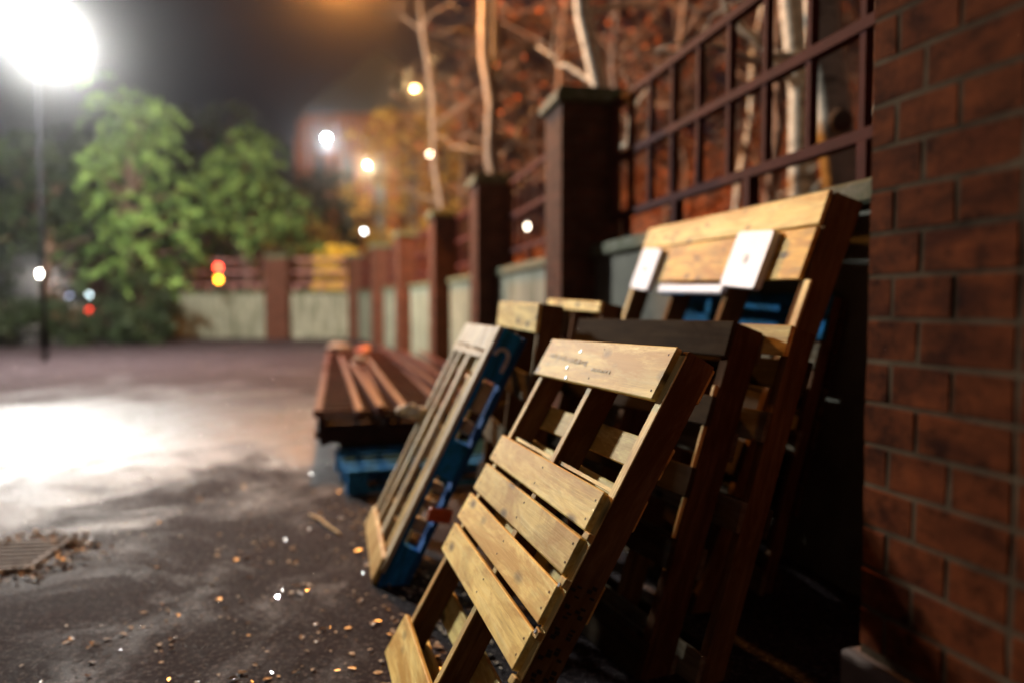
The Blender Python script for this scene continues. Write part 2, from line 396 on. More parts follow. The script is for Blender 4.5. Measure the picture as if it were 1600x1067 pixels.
# local x: along the face towards the camera, y: (left of x) = away from court ... court face at y=0, body at y>0
M['mortar'] = plain('pale_mortar', (.125, .085, .052), .95, 0, .85, 6, .5)
M['mortar'].node_tree.nodes['Principled BSDF'].inputs['Specular IOR Level'].default_value = .05
def brickface():
    m, n, l, b = nmat('near_red_brick'); t = n.new('ShaderNodeTexCoord'); co = t.outputs['Object']
    v = n.new('ShaderNodeTexVoronoi'); v.inputs['Scale'].default_value = 1; l.new(mapping(n, l, co, (6, 3, 13.33)), v.inputs['Vector'])
    g = noise(n, l, co, 14, 8, .75); f = noise(n, l, co, 120, 6, .8)
    base = ramp(n, l, noise(n, l, mapping(n, l, co, (3, 3, 10)), 1.2, 3), [(.34, (.085, .019, .006)), (.52, (.20, .048, .013)), (.66, (.14, .030, .009)), (.78, (.05, .017, .008))])
    d = ramp(n, l, g, [(.36, (.22, .2, .18)), (.50, (.8, .8, .8)), (.66, (1.25, 1.2, 1.15))])
    l.new(mix(n, l, 1.0, base, d, 'MULTIPLY'), b.inputs['Base Color']); b.inputs['Roughness'].default_value = .85; b.inputs['Specular IOR Level'].default_value = .06
    h = n.new('ShaderNodeMath'); l.new(g, h.inputs[0]); l.new(f, h.inputs[1]); bump(n, l, b, h.outputs[0], .5, .004); return m
M['nearbrick'] = brickface()
bm = bmesh.new(); box(bm, .0, 2.4, -.0002, 1.25, .0, 3.4); finish('mortar_core', bm, M['mortar'], bt)
bm = bmesh.new()
A_ = [0, .055, .18, .29, .40, .515, .625, .74, .85, .965, 1.19, 1.41, 1.64, 1.86, 2.09, 2.4]
B_ = [0, .113, .29, .515, .74, .965, 1.19, 1.41, 1.64, 1.86, 2.09, 2.4]
# course lines seen at heights: 0.075 pitch ; horizon (1.2 m) is near a joint
z = .575; r = 0
while z < 3.38:
    seq = A_ if r % 2 == 0 else B_
    for a, b in zip(seq[:-1], seq[1:]):
        j = rnd.uniform(-.0022, -.0010)
        box(bm, a+(.004 if a else -.0022), b-.003, j, .06 if a else .10, z+.0035, z+.0715, bev=.0022, jit=.0012)
    # far end face bricks
    x_ = .105 if r % 2 else .06
    while x_ < 1.2:
        box(bm, -.002, .1, x_+.005, min(1.24, x_+.22), z+.005, z+.070, bev=.0025, jit=.0012); x_ += .225
    z += .075; r += 1
finish('brick_courses', bm, M['nearbrick'], bt)
bxo('plinth', (-.028, 2.45, -.028, 1.27, 0, .562), plain('stone_plinth', (.22, .15, .12), .8, 0, .4, 6, .4), bt, .01)

# ------------------------------------------------------------------ pallets
def pose(p):
    x, y, z, a, l, r = p[:6]
    u = Vector((sin(a), -cos(a), 0)); lat = Vector((cos(a), sin(a), 0))
    v = lat*cos(l)+Vector((0, 0, sin(l))); n = -lat*sin(l)+Vector((0, 0, cos(l)))
    u2 = u*cos(r)+v*sin(r); v2 = v*cos(r)-u*sin(r)
    # right-handed frame: x=u, y=v, z=u x v
    zz = u2.cross(v2)
    m = Matrix(((u2.x, v2.x, zz.x, x), (u2.y, v2.y, zz.y, y), (u2.z, v2.z, zz.z, z), (0, 0, 0, 1)))
    return m, (1 if zz.dot(n) > 0 else -1)
def nb(name, parent, u0, u1, v0, v1, d0, d1, mat, s, bev=.003, jit=.003, warp=0):
    """board in pallet space; d = depth behind the outward face"""
    bm = bmesh.new(); z0, z1 = sorted((-s*d0, -s*d1))
    box(bm, u0, u1, v0, v1, z0, z1, bev=bev, jit=jit)
    if warp:
        for v in bm.verts: v.co.z += warp*((v.co.x-u0)/(u1-u0+1e-6))**2
    return finish(name, bm, mat, parent)
def stringer_pallet(p, label, decks, backs, us, sm, dm, bm_, W, L, T, name='wooden_pallet', dt=.019, st=.038, ext=0, group='pallets leaning against the wall', deckmats=None):
    m, s = pose(p); t = thing(name, label, 'pallet', mat=m, group=group)
    for k, (v0, v1) in enumerate(decks):
        e = rnd.uniform(-.008, .008)
        nb('deck_board', t, 0+e, W+rnd.uniform(-.006, .006), v0, v1, 0, dt, (deckmats or {}).get(k, dm), s)
    for k, (v0, v1) in enumerate(backs):
        nb('back_board', t, 0, W, v0, v1, T-dt, T, bm_, s)
    for u in us:
        bmx = bmesh.new(); z0, z1 = sorted((-s*(dt+.001), -s*(T-dt-.001)))
        box(bmx, u-st/2, u+st/2, -ext, L, z0, z1, bev=.003, jit=.001)
        finish('stringer', bmx, sm, t)
    return t, m, s
# A : front pine pallet
A = [-0.4392, 2.4822, 0.0033, 0.2561, 1.053, 0.0262]
M['pineA'] = M['pine']
tA, mA, sA = stringer_pallet(A, 'front cream pine pallet leaning towards the yard, boards missing near its top and foot',
    [(0, .148), (.402, .500), (.520, .617), (.638, .735), (.752, .852), (1.097, 1.238)],
    [(.0, .10), (.20, .285), (.56, .66), (.80, .885), (.935, 1.022), (1.14, 1.238)],
    (.045, .515, .955), M['pine_side'], M['pine'], M['pine'], .945, 1.238, .118, st=.034)
# pale sawn front edges of the stringers
for u in (.045, .515, .955):
    nb('stringer_edge', tA, u-.0155, u+.0155, .01, 1.225, .0165, .0198, M['pine_up'], sA, 0, 0)
nb('cross_strip', tA, .06, .95, .858, .868, .03, .05, M['pine'], sA, 0, .001)
for (u, v) in ((.30, 1.14), (.335, 1.105), (.345, 1.2), (.96, .62), (.96, .505)):
    bm = bmesh.new(); z = .0015*sA
    lathe(bm, [(.0055, -.001), (.0055, .001)], 10, Matrix.Translation((u, v, z))); finish('nail_head', bm, M['gmetal'], tA)
for v0, v1 in [(0, .148), (.408, .492), (.528, .612), (.645, .735), (.755, .848), (1.097, 1.238)]:
    for u in (.045, .515, .925):
        for vv in (v0+.022, v1-.022):
            bm = bmesh.new(); lathe(bm, [(.0030, -.001), (.0030, .0006)], 8, Matrix.Translation((u+rnd.uniform(-.006, .006), vv, 0))); finish('nail_head', bm, M['rustdark'], tA)
# small block ends poking out under board ends
for v in (.745, .627, .50, .385):
    nb('block_end', tA, .945, .975, v-.009, v+.012, .0, .017, M['pine_up'], sA, .002)
# stamped grey mark on the top board, too worn to read
M['stamp'] = plain('faded_grey_ink', (.58, .49, .28), .7, 0, .3, 60, 0)
bm = bmesh.new(); rs = random.Random(5)
u = .08
while u < .44:
    wd = rs.uniform(.008, .02); h = rs.uniform(.008, .016); v = 1.175-.035*(u-.08)
    z0, z1 = sorted((sA*.0, sA*.0012)); box(bm, u, u+wd, v-h/2, v+h/2, z0, z1, jit=.002); u += wd+rs.uniform(.002, .012)
finish('stamped_mark', bm, M['stamp'], tA); bm = bmesh.new()
u = .50
while u < .64:
    wd = rs.uniform(.008, .016); z0, z1 = sorted((0, sA*.0012)); box(bm, u, u+wd, 1.143, 1.152, z0, z1, jit=.002); u += wd+.006
finish('stamped_mark', bm, M['stamp'], tA)
# burnt lettering on the outer stringer, unreadable
bm = bmesh.new()
for row, vv in ((0, .46), (1, .40)):
    for k in range(7):
        v = .30+k*.052+row*.01; zc = -sA*(.045+row*.035)
        for q in range(3):
            a = rs.uniform(-.010, .010)
            box(bm, .9715, .9735, v+q*.011, v+q*.011+rs.uniform(.004, .010), min(zc+a, zc+a+.012), max(zc+a, zc+a+.012))
M['burnt'] = plain('burnt_ink', (.012, .008, .006), .8)
finish('stencil_mark', bm, M['burnt'], tA)

# B : blue pallet, natural boards lengthwise, three blue blocks on the near side
B = [-0.7903, 3.9466, 0.0024, 0.2269, 1.1046, 0.008]
mB, sB = pose(B); tB = thing('blue_pallet', 'blue sided pallet standing on end, long cream boards, pale hook mark at top', 'pallet', mat=mB, group='pallets leaning against the wall')
WB, LB, TB = .886, 1.23, .135
for u0, u1, v1 in ((0, .055, 1.13), (.20, .27, 1.13), (.44, .52, 1.13), (.80, .886, 1.23)):
    nb('face_board', tB, u0, u1, .06, v1, 0, .018, M['pine_grey'], sB, .003, .004)
nb('cross_board', tB, 0, .79, 1.115, 1.23, .0, .02, M['pine_grey'], sB)
nb('cross_board', tB, -.02, .79, 1.07, 1.105, -.004, .02, M['pine_grey'], sB)
b = nb('foot_board', tB, -.04, .86, -.005, .115, -.012, .018, M['pine_up'], sB, .012, .006)
for u0, u1 in ((.0, .10), (.32, .44), (.56, .66)):
    nb('inner_board', tB, u0+.02, u1, .05, 1.1, .085, .10, M['pine_up'], sB, .003, .004)
for u0 in (0, .40, .80):
    for v0, v1 in ((0, .20), (.53, .70), (1.0, 1.23)):
        nb('block', tB, u0+.005, min(u0+.10, .885), v0, v1, .02, TB-.02, M['blue'] if u0 > .5 else M['pine_grey'], sB, .006)
M['dimmedblue'] = wood('dimmed_blue_painted_wood', (.012, .10, .32), (.008, .07, .24), (.006, .04, .12), 1, False, .5, .9)  # pallet blue darkened to hold down the direct light on one plank
nb('side_plank', tB, .78, .889, 0, 1.23, TB-.019, TB+.002, M['dimmedblue'], sB, .003)
nb('side_plank', tB, .80, .893, 0.0, 1.232, .0185, .034, M['blue'], sB, .003)
for v0 in (.05, .57, 1.05): nb('cross_rail', tB, 0, .78, v0, v0+.10, .1005, .118, M['blue_x'], sB, .003)
for u_, v0, v1 in ((.83, .27, .33), (.83, .37, .42), (.83, .46, .50), (.82, .74, .80), (.84, .84, .98)):
    nb('pale_chock', tB, u_-.03, u_+.03, v0, v1, .045, .10, M['pine_grey'], sB, .008, .006)
for u0 in (.33, .62): nb('face_board', tB, u0, u0+.045, .10, 1.10, .022, .036, M['pine_up'], sB, .003, .006)
# pale hook shaped mark on the top block
M_ = M['letter']
bm = bmesh.new(); pts = []
for k in range(15):
    a = pi*1.12*k/14-.05*pi; pts.append((.8925, 1.115+.036*sin(a)*.9, -sB*(.062+.030*cos(a))))
pts = [(.8925, 1.05, pts[0][2]-sB*.0)] + pts
for i in range(len(pts)-1):
    a, b_ = Vector(pts[i]), Vector(pts[i+1]); d = (b_-a).normalized(); side = Vector((1, 0, 0)).cross(d)*.0085
    q = [a-side, a+side, b_+side, b_-side]; q2 = [v+Vector((.003, 0, 0)) for v in q]
    V = [bm.verts.new(v) for v in q+q2]
    for f in ((0, 1, 2, 3), (4, 5, 6, 7), (0, 1, 5, 4), (1, 2, 6, 5), (2, 3, 7, 6), (3, 0, 4, 7)): bm.faces.new([V[i_] for i_ in f])
finish('hook_mark', bm, M_, tB)

# D : tall wide pallet leaning on the coping
D = [0.3297, 4.8135, 0.0003, 0.1733, 1.2447, -0.0273]
tD, mD, sD = stringer_pallet(D, 'tall wide pallet with knotty pine top boards leaning on the wall coping',
    [(1.655, 1.798), (1.43, 1.648), (.62, .76), (.30, .44), (0, .14)], [(1.66, 1.79), (.98, 1.09), (.84, .97), (.70, .83), (.56, .69), (.42, .55), (.28, .41), (.14, .27), (0, .13)], (.03, .72, 1.38), M['pine_side'], M['pine'], M['dark'],  # dark close-set back boards added unseen to block light reaching the wall
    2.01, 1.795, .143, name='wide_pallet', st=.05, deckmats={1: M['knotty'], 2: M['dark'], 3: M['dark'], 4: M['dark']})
nb('edge_plank', tD, 1.985, 2.03, 0, 1.79, .021, .143, M['pine_side'], sD, .004)
for u in (.03, 2.055):
    nb('edge_strip', tD, u-.024, u+.024, 1.12 if u > 1 else .9, 1.43, .010, .0205, M['pine_up'], sD, .002)

# F : dark pallet between
Fp = [-0.027, 3.332, 0, .377, 1.252, .009]
tF, mF, sF = stringer_pallet(Fp, 'dark brown weathered pallet leaning directly behind the front cream pallet',
    [(1.08, 1.197), (.84, .94), (.60, .70), (.36, .46), (.0, .12)], [(1.09, 1.19), (.75, .85), (.35, .45), (0, .1)], (.03, .56, 1.10), M['dark_up'], M['dark'], M['greywood'], 1.122, 1.197, .15, name='dark_pallet', st=.045)
nb('split_edge', tF, 1.095, 1.112, .35, .98, .008, .0205, M['pine_up'], sF, .002, .006)
# J : another dark pallet behind F with a pale top board
J = [.16, 3.30, 0, .377, 1.262, 0]
tJ, mJ, sJ = stringer_pallet(J, 'brown pallet squeezed between the dark pallet and the tall wide pallet, pale top board showing',
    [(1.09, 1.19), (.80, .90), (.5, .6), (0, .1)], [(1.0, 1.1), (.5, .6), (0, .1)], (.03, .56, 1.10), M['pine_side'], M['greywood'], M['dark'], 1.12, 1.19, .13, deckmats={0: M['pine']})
# H, G behind blue
Hh = [-0.229, 4.001, 0.003, .205, 1.44, -.012]
stringer_pallet(Hh, 'brown pallet with one pale wide top board standing just behind the blue sided pallet',
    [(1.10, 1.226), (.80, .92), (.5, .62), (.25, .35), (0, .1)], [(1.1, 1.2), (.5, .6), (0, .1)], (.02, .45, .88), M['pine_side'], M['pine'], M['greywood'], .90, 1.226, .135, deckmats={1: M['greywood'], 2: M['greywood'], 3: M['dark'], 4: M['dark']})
G = [.035, 4.50, 0.0, .205, 1.42, -.02]
stringer_pallet(G, 'upright pallet with a thin pale top rail seen below the brick pillar',
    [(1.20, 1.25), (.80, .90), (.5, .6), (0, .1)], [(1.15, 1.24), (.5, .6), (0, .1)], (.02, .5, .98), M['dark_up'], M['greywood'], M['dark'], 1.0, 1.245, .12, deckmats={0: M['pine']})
# K : blue and grey pallet behind D
K = [.72, 4.48, 0, .20, 1.33, 0]
stringer_pallet(K, 'blue topped pallet trapped behind the tall wide pallet, grey boards below its blue one',
    [(1.19, 1.29), (1.09, 1.185), (.97, 1.07), (.6, .7), (0, .1)], [(1.19, 1.28), (1.05, 1.18), (.91, 1.04), (.77, .90), (.63, .76), (.49, .62), (.35, .48), (0, .1)], (.03, .75, 1.48), M['dark_up'], M['greywood'], M['dark'], 1.52, 1.28, .09, name='blue_topped_pallet', deckmats={0: M['blue_x'], 1: M['blue_x']})  # hidden back boards and extra width added to block light on the wall
# flat blue pallet under the rusty stack
def flat_pallet(loc, ang, label, top, side):
    t = thing('blue_pallet', label, 'pallet', loc, (0, 0, ang))
    W, L = 1.15, .80   # x along away-right, y depth
    for k in range(5): bxo('deck_board', (0, W, k*.165+.0, k*.165+.11, .13, .152), top, t, .004, .002)
    for y0 in (0, .35, .70):
        bxo('base_board', (0, W, y0, y0+.1, 0, .02), side, t, .003)
        for x0 in (0, .5, 1.02): bxo('block', (x0, x0+.13, y0, y0+.1, .02, .108), side, t, .006)
    for x0 in (0, .5, 1.02): bxo('bearer', (x0, x0+.13, 0, .80, .108, .13), side, t, .003)
    return t
flat_pallet((-1.04, 4.60, .0), RD(27-8), 'blue painted pallet lying flat on the wet ground in front of the rusty stack', M['bluelight'], M['bluelight'])

# white pads and strip on D
def pad(u0, v0, ang, w_, h_, label):
    m = mD @ Matrix.Translation((u0, v0, sD*.002)) @ Matrix.Rotation(ang, 4, 'Z')
    t = thing('plastic_pad', label, 'pad', mat=m, group='white plastic pads on the wide pallet')
    bm = bmesh.new(); out = []
    for cx, cy, a0 in ((1, 1, 0), (-1, 1, 1), (-1, -1, 2), (1, -1, 3)):
        for q in range(5):
            a = (a0+q/4)*pi/2; out.append((cx*(w_/2-.022)+.022*cos(a), cy*(h_/2-.022)+.022*sin(a)))
    rings = [[bm.verts.new((x_*k, y_*k, sD*z_)) for x_, y_ in out] for k, z_ in ((1, 0), (1, .028), (.985, .034))]
    for a_, b_ in zip(rings[:-1], rings[1:]):
        for q in range(20): bm.faces.new((a_[q], a_[(q+1) % 20], b_[(q+1) % 20], b_[q]))
    bm.faces.new(rings[0][::-1]); bm.faces.new(rings[-1])
    finish('pad_body', bm, M['white'], t)
    bm = bmesh.new(); zz = sD*.034
    lathe(bm, [(.022, -.002), (.022, .003), (.014, .003)] , 20, Matrix.Translation((0, 0, zz))); finish('boss', bm, plain('grey_rubber_boss', (.22, .21, .23), .5), t)
    return t
pad(.285, 1.50, -.06*sD, .33, .265, 'smaller looking white rounded plastic pad at the left end of the knotty board')
pad(1.58, 1.515, -.05*sD, .34, .265, 'larger looking white rounded plastic pad at the right end of the knotty board')
t = thing('foam_strip', 'thin white foam strip lying between the two white pads under the knotty board', 'strip', mat=mD @ Matrix.Translation((.56, 1.385, -sD*.004)))
bm = bmesh.new(); box(bm, 0, .84, -.028, .022, -.014, .018, bev=.008); finish('strip_body', bm, M['white'], t)
bm = bmesh.new(); box(bm, .05, .40, -.034, -.0285, -.010, .010, bev=.001); finish('strip_underside', bm, M['blue_x'], t)

# ------------------------------------------------------------------ stack of spare railing panels and tubes
def panel(loc, ang, L, label, mat, n, tilt=0):
    t = thing('spare_railing', label, 'railing', loc, (tilt, 0, ang), 'rusty railing panels stacked on the ground')
    for x_ in (0, .465, .93): bxo('rail', (x_-.03, x_+.03, 0, L, -.026, .026), mat, t, .003)
    b0 = None
    for k in range(n):
        y_ = .05+(L-.12)*k/(n-1)
        if b0 is None: b0 = bxo('bar', (.031, .434, -.02, .02, -.02, .02), mat, t, .002); o = b0
        else: o = b0.copy(); link(o, t)
        o.location = (0, y_, 0)
        o = b0.copy(); link(o, t); o.location = (.465, y_, 0)
    return t
lay = ['lowest', 'second lowest', 'middle', 'second highest', 'topmost']
sang = math.atan2(1, -.235)-pi/2
for k in range(5):
    panel((-1.40+rnd.uniform(-.02, .02), 5.35+rnd.uniform(-.03, .03), .20+.053*k), sang+rnd.uniform(-.003, .003), 3.6, lay[k]+' rusty railing panel of the near stack beside the blue pallet', M['rust'] if k == 4 else M['rustdark'], 15)  # panels below the top one coloured darker for shade between the bars
for k in range(5):
    panel((-2.30+rnd.uniform(-.02, .02), 9.1+rnd.uniform(-.03, .03), .20+.053*k), sang+rnd.uniform(-.003, .003), 3.6, lay[k]+' rusty railing panel of the far stack towards the corner', M['rust'] if k == 4 else M['rustdark'], 15)
for k in range(3):
    panel((-.42+rnd.uniform(-.02, .02), 6.3+rnd.uniform(-.03, .03), .20+.053*k), sang+rnd.uniform(-.003, .003), 3.4, ['lowest', 'middle', 'top'][k]+' rusty panel of the low stack against the wall', M['rust'] if k == 2 else M['rustdark'], 14)
# timber bearers under the stacks
for k, (x_, y_, l_) in enumerate(((-1.42, 6.0, 1.9), (-2.05, 8.6, 1.6), (-2.42, 9.9, 1.2), (-3.22, 12.5, 1.3))):
    t = thing('timber_bearer', ['dark timber bearer under the near end of the stack', 'dark timber bearer under the middle of the stack', 'dark timber bearer under the start of the far stack', 'dark timber bearer poking out at the far end of the stack'][k], 'timber', (x_, y_, 0), (0, 0, .1), 'timber bearers under the stacked panels')
    bxo('beam', (0, l_, 0, .12, .0, .17), M['dark'], t, .008, .004)
    bxo('end_plate', (-.004, 0, .01, .11, .01, .16), M['dmetal'], t, 0)
# square tubes on top
tubes = [((-2.69, 11.4, .50), (-1.03, 4.95, .47), 'leftmost pale red steel tube lying along the rusty stack'),
         ((-1.95, 8.9, .50), (-.89, 4.95, .50), 'pale red steel tube next to the leftmost one, white scrap at its far end'),
         ((-2.05, 10.2, .50), (-.74, 5.05, .48), 'third pale red steel tube from the left, orange scrap at its far end'),
         ((-2.18, 12.2, .49), (-.60, 6.2, .49), 'brown tube right of the three pale ones'),
         ((-1.85, 12.4, .42), (-.38, 6.3, .42), 'long brown tube nearer the wall'),
         ((-1.55, 12.4, .42), (-.12, 6.6, .42), 'rusty tube closest to the wall')]
for k, (a, b_, lab) in enumerate(tubes):
    a = Vector(a); b_ = Vector(b_); d = b_-a
    q = d.to_track_quat('Y', 'Z')
    t = thing('steel_tube', lab, 'tube', a, q.to_euler(), 'steel tubes on the rusty stack')
    L = d.length; mt = M['rustlight'] if k < 3 else M['rust']; s = .024
    bm = bmesh.new()
    # hollow square tube
    for x0, x1, z0, z1 in ((-s, s, s-.005, s), (-s, s, -s, -s+.005), (-s, -s+.005, -s+.005, s-.005), (s-.005, s, -s+.005, s-.005)):
        box(bm, x0, x1, 0, L, z0, z1)
    finish('tube_wall', bm, mt, t)
    bxo('end_plug', (-s+.006, s-.006, L-.03, L-.006, -s+.006, s-.006), M['rustlight'] if k < 3 else M['rustdark'], t, 0)
def scrap(name, loc, size, mat, label, cat, seed, flat=.5):
    r = random.Random(seed); bm = bmesh.new(); bmesh.ops.create_icosphere(bm, subdivisions=2, radius=1)
    for v in bm.verts:
        k = 1+r.uniform(-.28, .28); v.co = Vector((v.co.x*size[0]*k, v.co.y*size[1]*k, v.co.z*size[2]*k))
    return tag(finish(name, bm, mat, None, loc=loc, rot=(0, 0, r.uniform(0, 3))), label, cat)
scrap('plastic_scrap', (-1.78, 8.6, .56), (.10, .07, .04), M['foam'], 'crumpled white plastic scrap on the pale red tubes', 'scrap', 2)
scrap('crumpled_wrapper', (-2.02, 10.0, .60), (.17, .10, .07), M['orange'], 'orange crumpled wrapper on the rusty stack', 'wrapper', 3)
scrap('grey_sack', (-2.52, 10.6, .58), (.28, .18, .07), plain('grey_sacking', (.25, .2, .17), .8), 'grey limp sack lying at the far end of the tubes', 'sack', 4)
# foam piece hooked on the blue pallet's far edge
pB = mB @ Vector((-.02, .66, sB*.03))
bm = bmesh.new(); r = random.Random(9)
for k, (dx, dy, dz, s) in enumerate(((0, 0, 0, .05), (-.07, 0, .02, .045), (.06, .0, -.02, .04), (-.03, .02, .03, .04), (.03, -.03, .015, .05))):
    rr = bmesh.ops.create_icosphere(bm, subdivisions=2, radius=s)
    for v in rr['verts']: v.co = v.co*(1+r.uniform(-.22, .22)); v.co.z *= .6; v.co += Vector((dx, dy, dz))
tag(finish('torn_foam', bm, M['foam'], None, loc=pB), 'torn grey white foam snagged on the edge of the blue sided pallet', 'foam')
# orange bit and yellow leaves stuck near the blue pallet
t = tag(bxo('plastic_offcut', (-.05, .05, -.012, .012, -.03, .03), M['orange'], None, .004), 'small orange plastic offcut between the blue sided and front cream pallets', 'offcut'); t.location = (-.30, 3.02, .33); t.rotation_euler = (.3, .2, .3)
def leaf(bm, c, s, r, tiltmax=.35, curl=.25, basis=None):
    a = r.uniform(0, 2*pi); e = Euler((r.uniform(-tiltmax, tiltmax), r.uniform(-tiltmax, tiltmax), a)).to_matrix()
    pts = [(-.5, 0, 0), (-.15, .32, curl*.5), (.3, .26, curl*.4), (.6, 0, 0), (.3, -.26, curl*.4), (-.15, -.32, curl*.5)]
    V = [bm.verts.new(Vector(c)+(e @ Vector(p))*s) for p in pts]
    bm.faces.new((V[0], V[1], V[2], V[3])); bm.faces.new((V[0], V[3], V[4], V[5]))
for k, (px, lab) in enumerate((((.86, .98, .03), 'yellow leaf stuck in the blue pallet opening below its top block'), ((.90, .93, -.16), 'yellow leaf hanging beside the blue pallet upper edge'))):
    bm = bmesh.new(); p_ = mB @ Vector((px[0], px[1], sB*px[2] if k == 0 else sB*px[2])); leaf(bm, (0, 0, 0), .05, random.Random(k+4), 1.2); leaf(bm, (.006, 0, .006), .04, random.Random(k+9), 1.2)
    tag(finish('yellow_leaf', bm, M['yellow'], None, loc=p_), lab, 'leaf', 'yellow leaves by the blue pallet')

# ------------------------------------------------------------------ drain, stick, leaf litter
t = thing('drain_grate', 'iron drain grate set in the wet asphalt ringed by soggy leaves', 'drain', (-2.62, 3.22, .004), (0, 0, .12))
bm = bmesh.new()
for d in ((0, .44, 0, .03), (0, .44, .40, .43), (0, .03, .03, .40), (.41, .44, .03, .40)): box(bm, *d, -.01, .012)
finish('frame', bm, M['iron'], t); bm = bmesh.new()
for k in range(6): box(bm, .03, .41, .055+k*.06, .083+k*.06, -.0005, .010)
finish('grate_bars', bm, M['iron'], t)
pit_dark_sheet = bxo('pit_dark_sheet', (.03, .41, .03, .40, -.003, -.001), plain('pit_shade_black', (.004, .004, .004), 1, 0, .1, 8, 0), t, 0); pit_dark_sheet.data.materials[0].node_tree.nodes['Principled BSDF'].inputs['Specular IOR Level'].default_value = 0  # flat black sheet painted for the darkness of the drain hole
bm = bmesh.new(); tube(bm, [(-1.15, 4.14, .012), (-1.06, 4.02, .02), (-1.0, 3.93, .014), (-.90, 3.79, .012)], [.007, .009, .008, .005], 6)
tag(finish('wood_splinter', bm, M['pine_up']), 'pale split stick lying on the wet asphalt left of the blue pallets', 'stick')
bm = bmesh.new(); r = random.Random(11)
cl = []
for k in range(150):
    y_ = 2.2+r.random()**1.4*13; cl.append((r.gauss(-.36*y_, .17*y_), y_, r.uniform(.03, .3)))
for k in range(1500):
    cx, cy, cs = r.choice(cl); leaf(bm, (cx+r.gauss(0, cs), cy+r.gauss(0, cs), .004), r.choice((.008, .011, .015, .02, .03)), r, .16, r.uniform(0, .4))
for k in range(260):   # ring round the drain
    a = r.uniform(0, 2*pi); d = r.gauss(.31, .05); leaf(bm, (-2.40+cos(a)*d*1.05, 3.44+sin(a)*d, .012), r.uniform(.02, .045), r, .5, .4)
for k in range(380):
    s_ = r.random(); leaf(bm, (-.85+.9*s_+abs(r.gauss(0, .12))*-1, 4.6-2.6*s_+r.uniform(-.5, .5), .006), r.uniform(.012, .04), r, .2, .2)
tag(finish('fallen_leaves', bm, M['paper']), 'scattered wet fallen leaves shining on the asphalt', 'leaves', kind='stuff')

# ------------------------------------------------------------------ vegetation
def clump(bm, c, rad, n, s, r, squash=.5, droop=0):
    for _ in range(n):
        while True:
            d = Vector((r.uniform(-1, 1), r.uniform(-1, 1), r.uniform(-1, 1)))
            if .15 < d.length < 1: break
        p = Vector((c[0]+d.x*rad, c[1]+d.y*rad, c[2]+d.z*rad*squash-droop*rad*(d.x**2+d.y**2)))
        leaf(bm, p, s*r.uniform(.6, 1.3), r, 1.1, .2)
def frond(bm, c, out, ln, wd, th, n, s, r):
    out = Vector(out).normalized(); side = Vector((-out.y, out.x, 0)).normalized()
    for _ in range(n):
        a = r.random()**.8; q = r.gauss(0, .5)*(1-a*.6)
        p = Vector(c)+out*ln*(a-.4)+side*wd*q+Vector((0, 0, r.gauss(0, .4)*th-ln*1.0*max(0, a-.3)**1.6))
        leaf(bm, p, s*r.uniform(.5, 1.3), r, 1.1, .2)
def limb(bm, a, b, r0, r1, r, n=5, wob=.08):
    a = Vector(a); b = Vector(b); L = (b-a).length
    pts = [a.lerp(b, i/n)+Vector((r.uniform(-1, 1), r.uniform(-1, 1), r.uniform(-1, 1)))*wob*L*(0 if i in (0, n) else 1)*.5 for i in range(n+1)]
    tube(bm, pts, [r0+(r1-r0)*i/n for i in range(n+1)], 6); return pts
def tree(name, label, cat, loc, h, cr, leafm, barkm, seed, ncl=40, nl=110, ls=.16, trunk=.18, z0=.2, shape='cone', group=None, spread=1, squash=.5):
    r = random.Random(seed); t = thing(name, label, cat, loc, (0, 0, 0), group)
    bt_ = bmesh.new(); bc = bmesh.new()
    limb(bt_, (0, 0, 0), (r.uniform(-.3, .3), r.uniform(-.3, .3), h*.93), trunk, trunk*.2, r, 8, .03)
    for k in range(ncl):
        f = z0+(1-z0)*((k+.5)/ncl); z = f*h
        if shape == 'cone': rr = cr*(1.05-f)**.6*r.choice((.55, .85, 1.0, 1.2))
        else: rr = cr*math.sqrt(max(.05, 1-((f-.62)/.45)**2))
        a = k*2.4+r.uniform(-.4, .4); d = rr*r.uniform(.45, 1.0)
        c = (cos(a)*d, sin(a)*d, z+r.uniform(-.2, .2))
        limb(bt_, (0, 0, z*.82), c, trunk*.28, trunk*.08, r, 4, .1)
        if shape == 'cone':
            for q in range(3):
                c2 = (c[0]+r.uniform(-.5, .5), c[1]+r.uniform(-.5, .5), c[2]+r.uniform(-.45, .45)); aa = a+r.uniform(-1.2, 1.2)
                frond(bc, c2, (cos(aa), sin(aa), r.uniform(-.3, .5)), cr*r.uniform(.3, .62), cr*.13, .16, nl//2, ls, r)
        else: clump(bc, c, (cr*.30+.15)*r.uniform(.7, 1.3)*spread, nl, ls, r, squash, .25)
    finish('trunk', bt_, barkm, t, True); finish('crown', bc, leafm, t)
    return t
for lab_, x_, y_, h_ in (('black evergreen massed behind the floodlit ones, far left', -17.5, 33, 8.5), ('black evergreen behind the floodlit ones, below the sky gap', -13.2, 34, 9.5), ('black evergreen just left of the lit church front', -10.6, 36, 7.5)):
    tree('evergreen_tree', lab_, 'tree', (x_, y_, 0), h_, 3.6, M['darkleaf'], M['bark'], int(h_*10), 40, 120, .26, .2, .1, 'round', group='dark trees at the left edge')
G1 = 'floodlit evergreens at the far left of the yard'
tree('cedar_tree', 'large bright green floodlit evergreen left of the pink lit railing', 'tree', (-12.6, 24.6, 0), 8.2, 2.9, M['cedar'], M['bark'], 21, 42, 120, .17, .2, .25, group=G1, spread=.85)
tree('cedar_tree', 'tall feathery evergreen with its tip beside the lamp beam, behind the brightest one', 'tree', (-10.5, 29.0, 0), 7.7, 3.5, M['cedar'], M['bark'], 22, 44, 130, .17, .2, .46, group=G1, spread=.85)
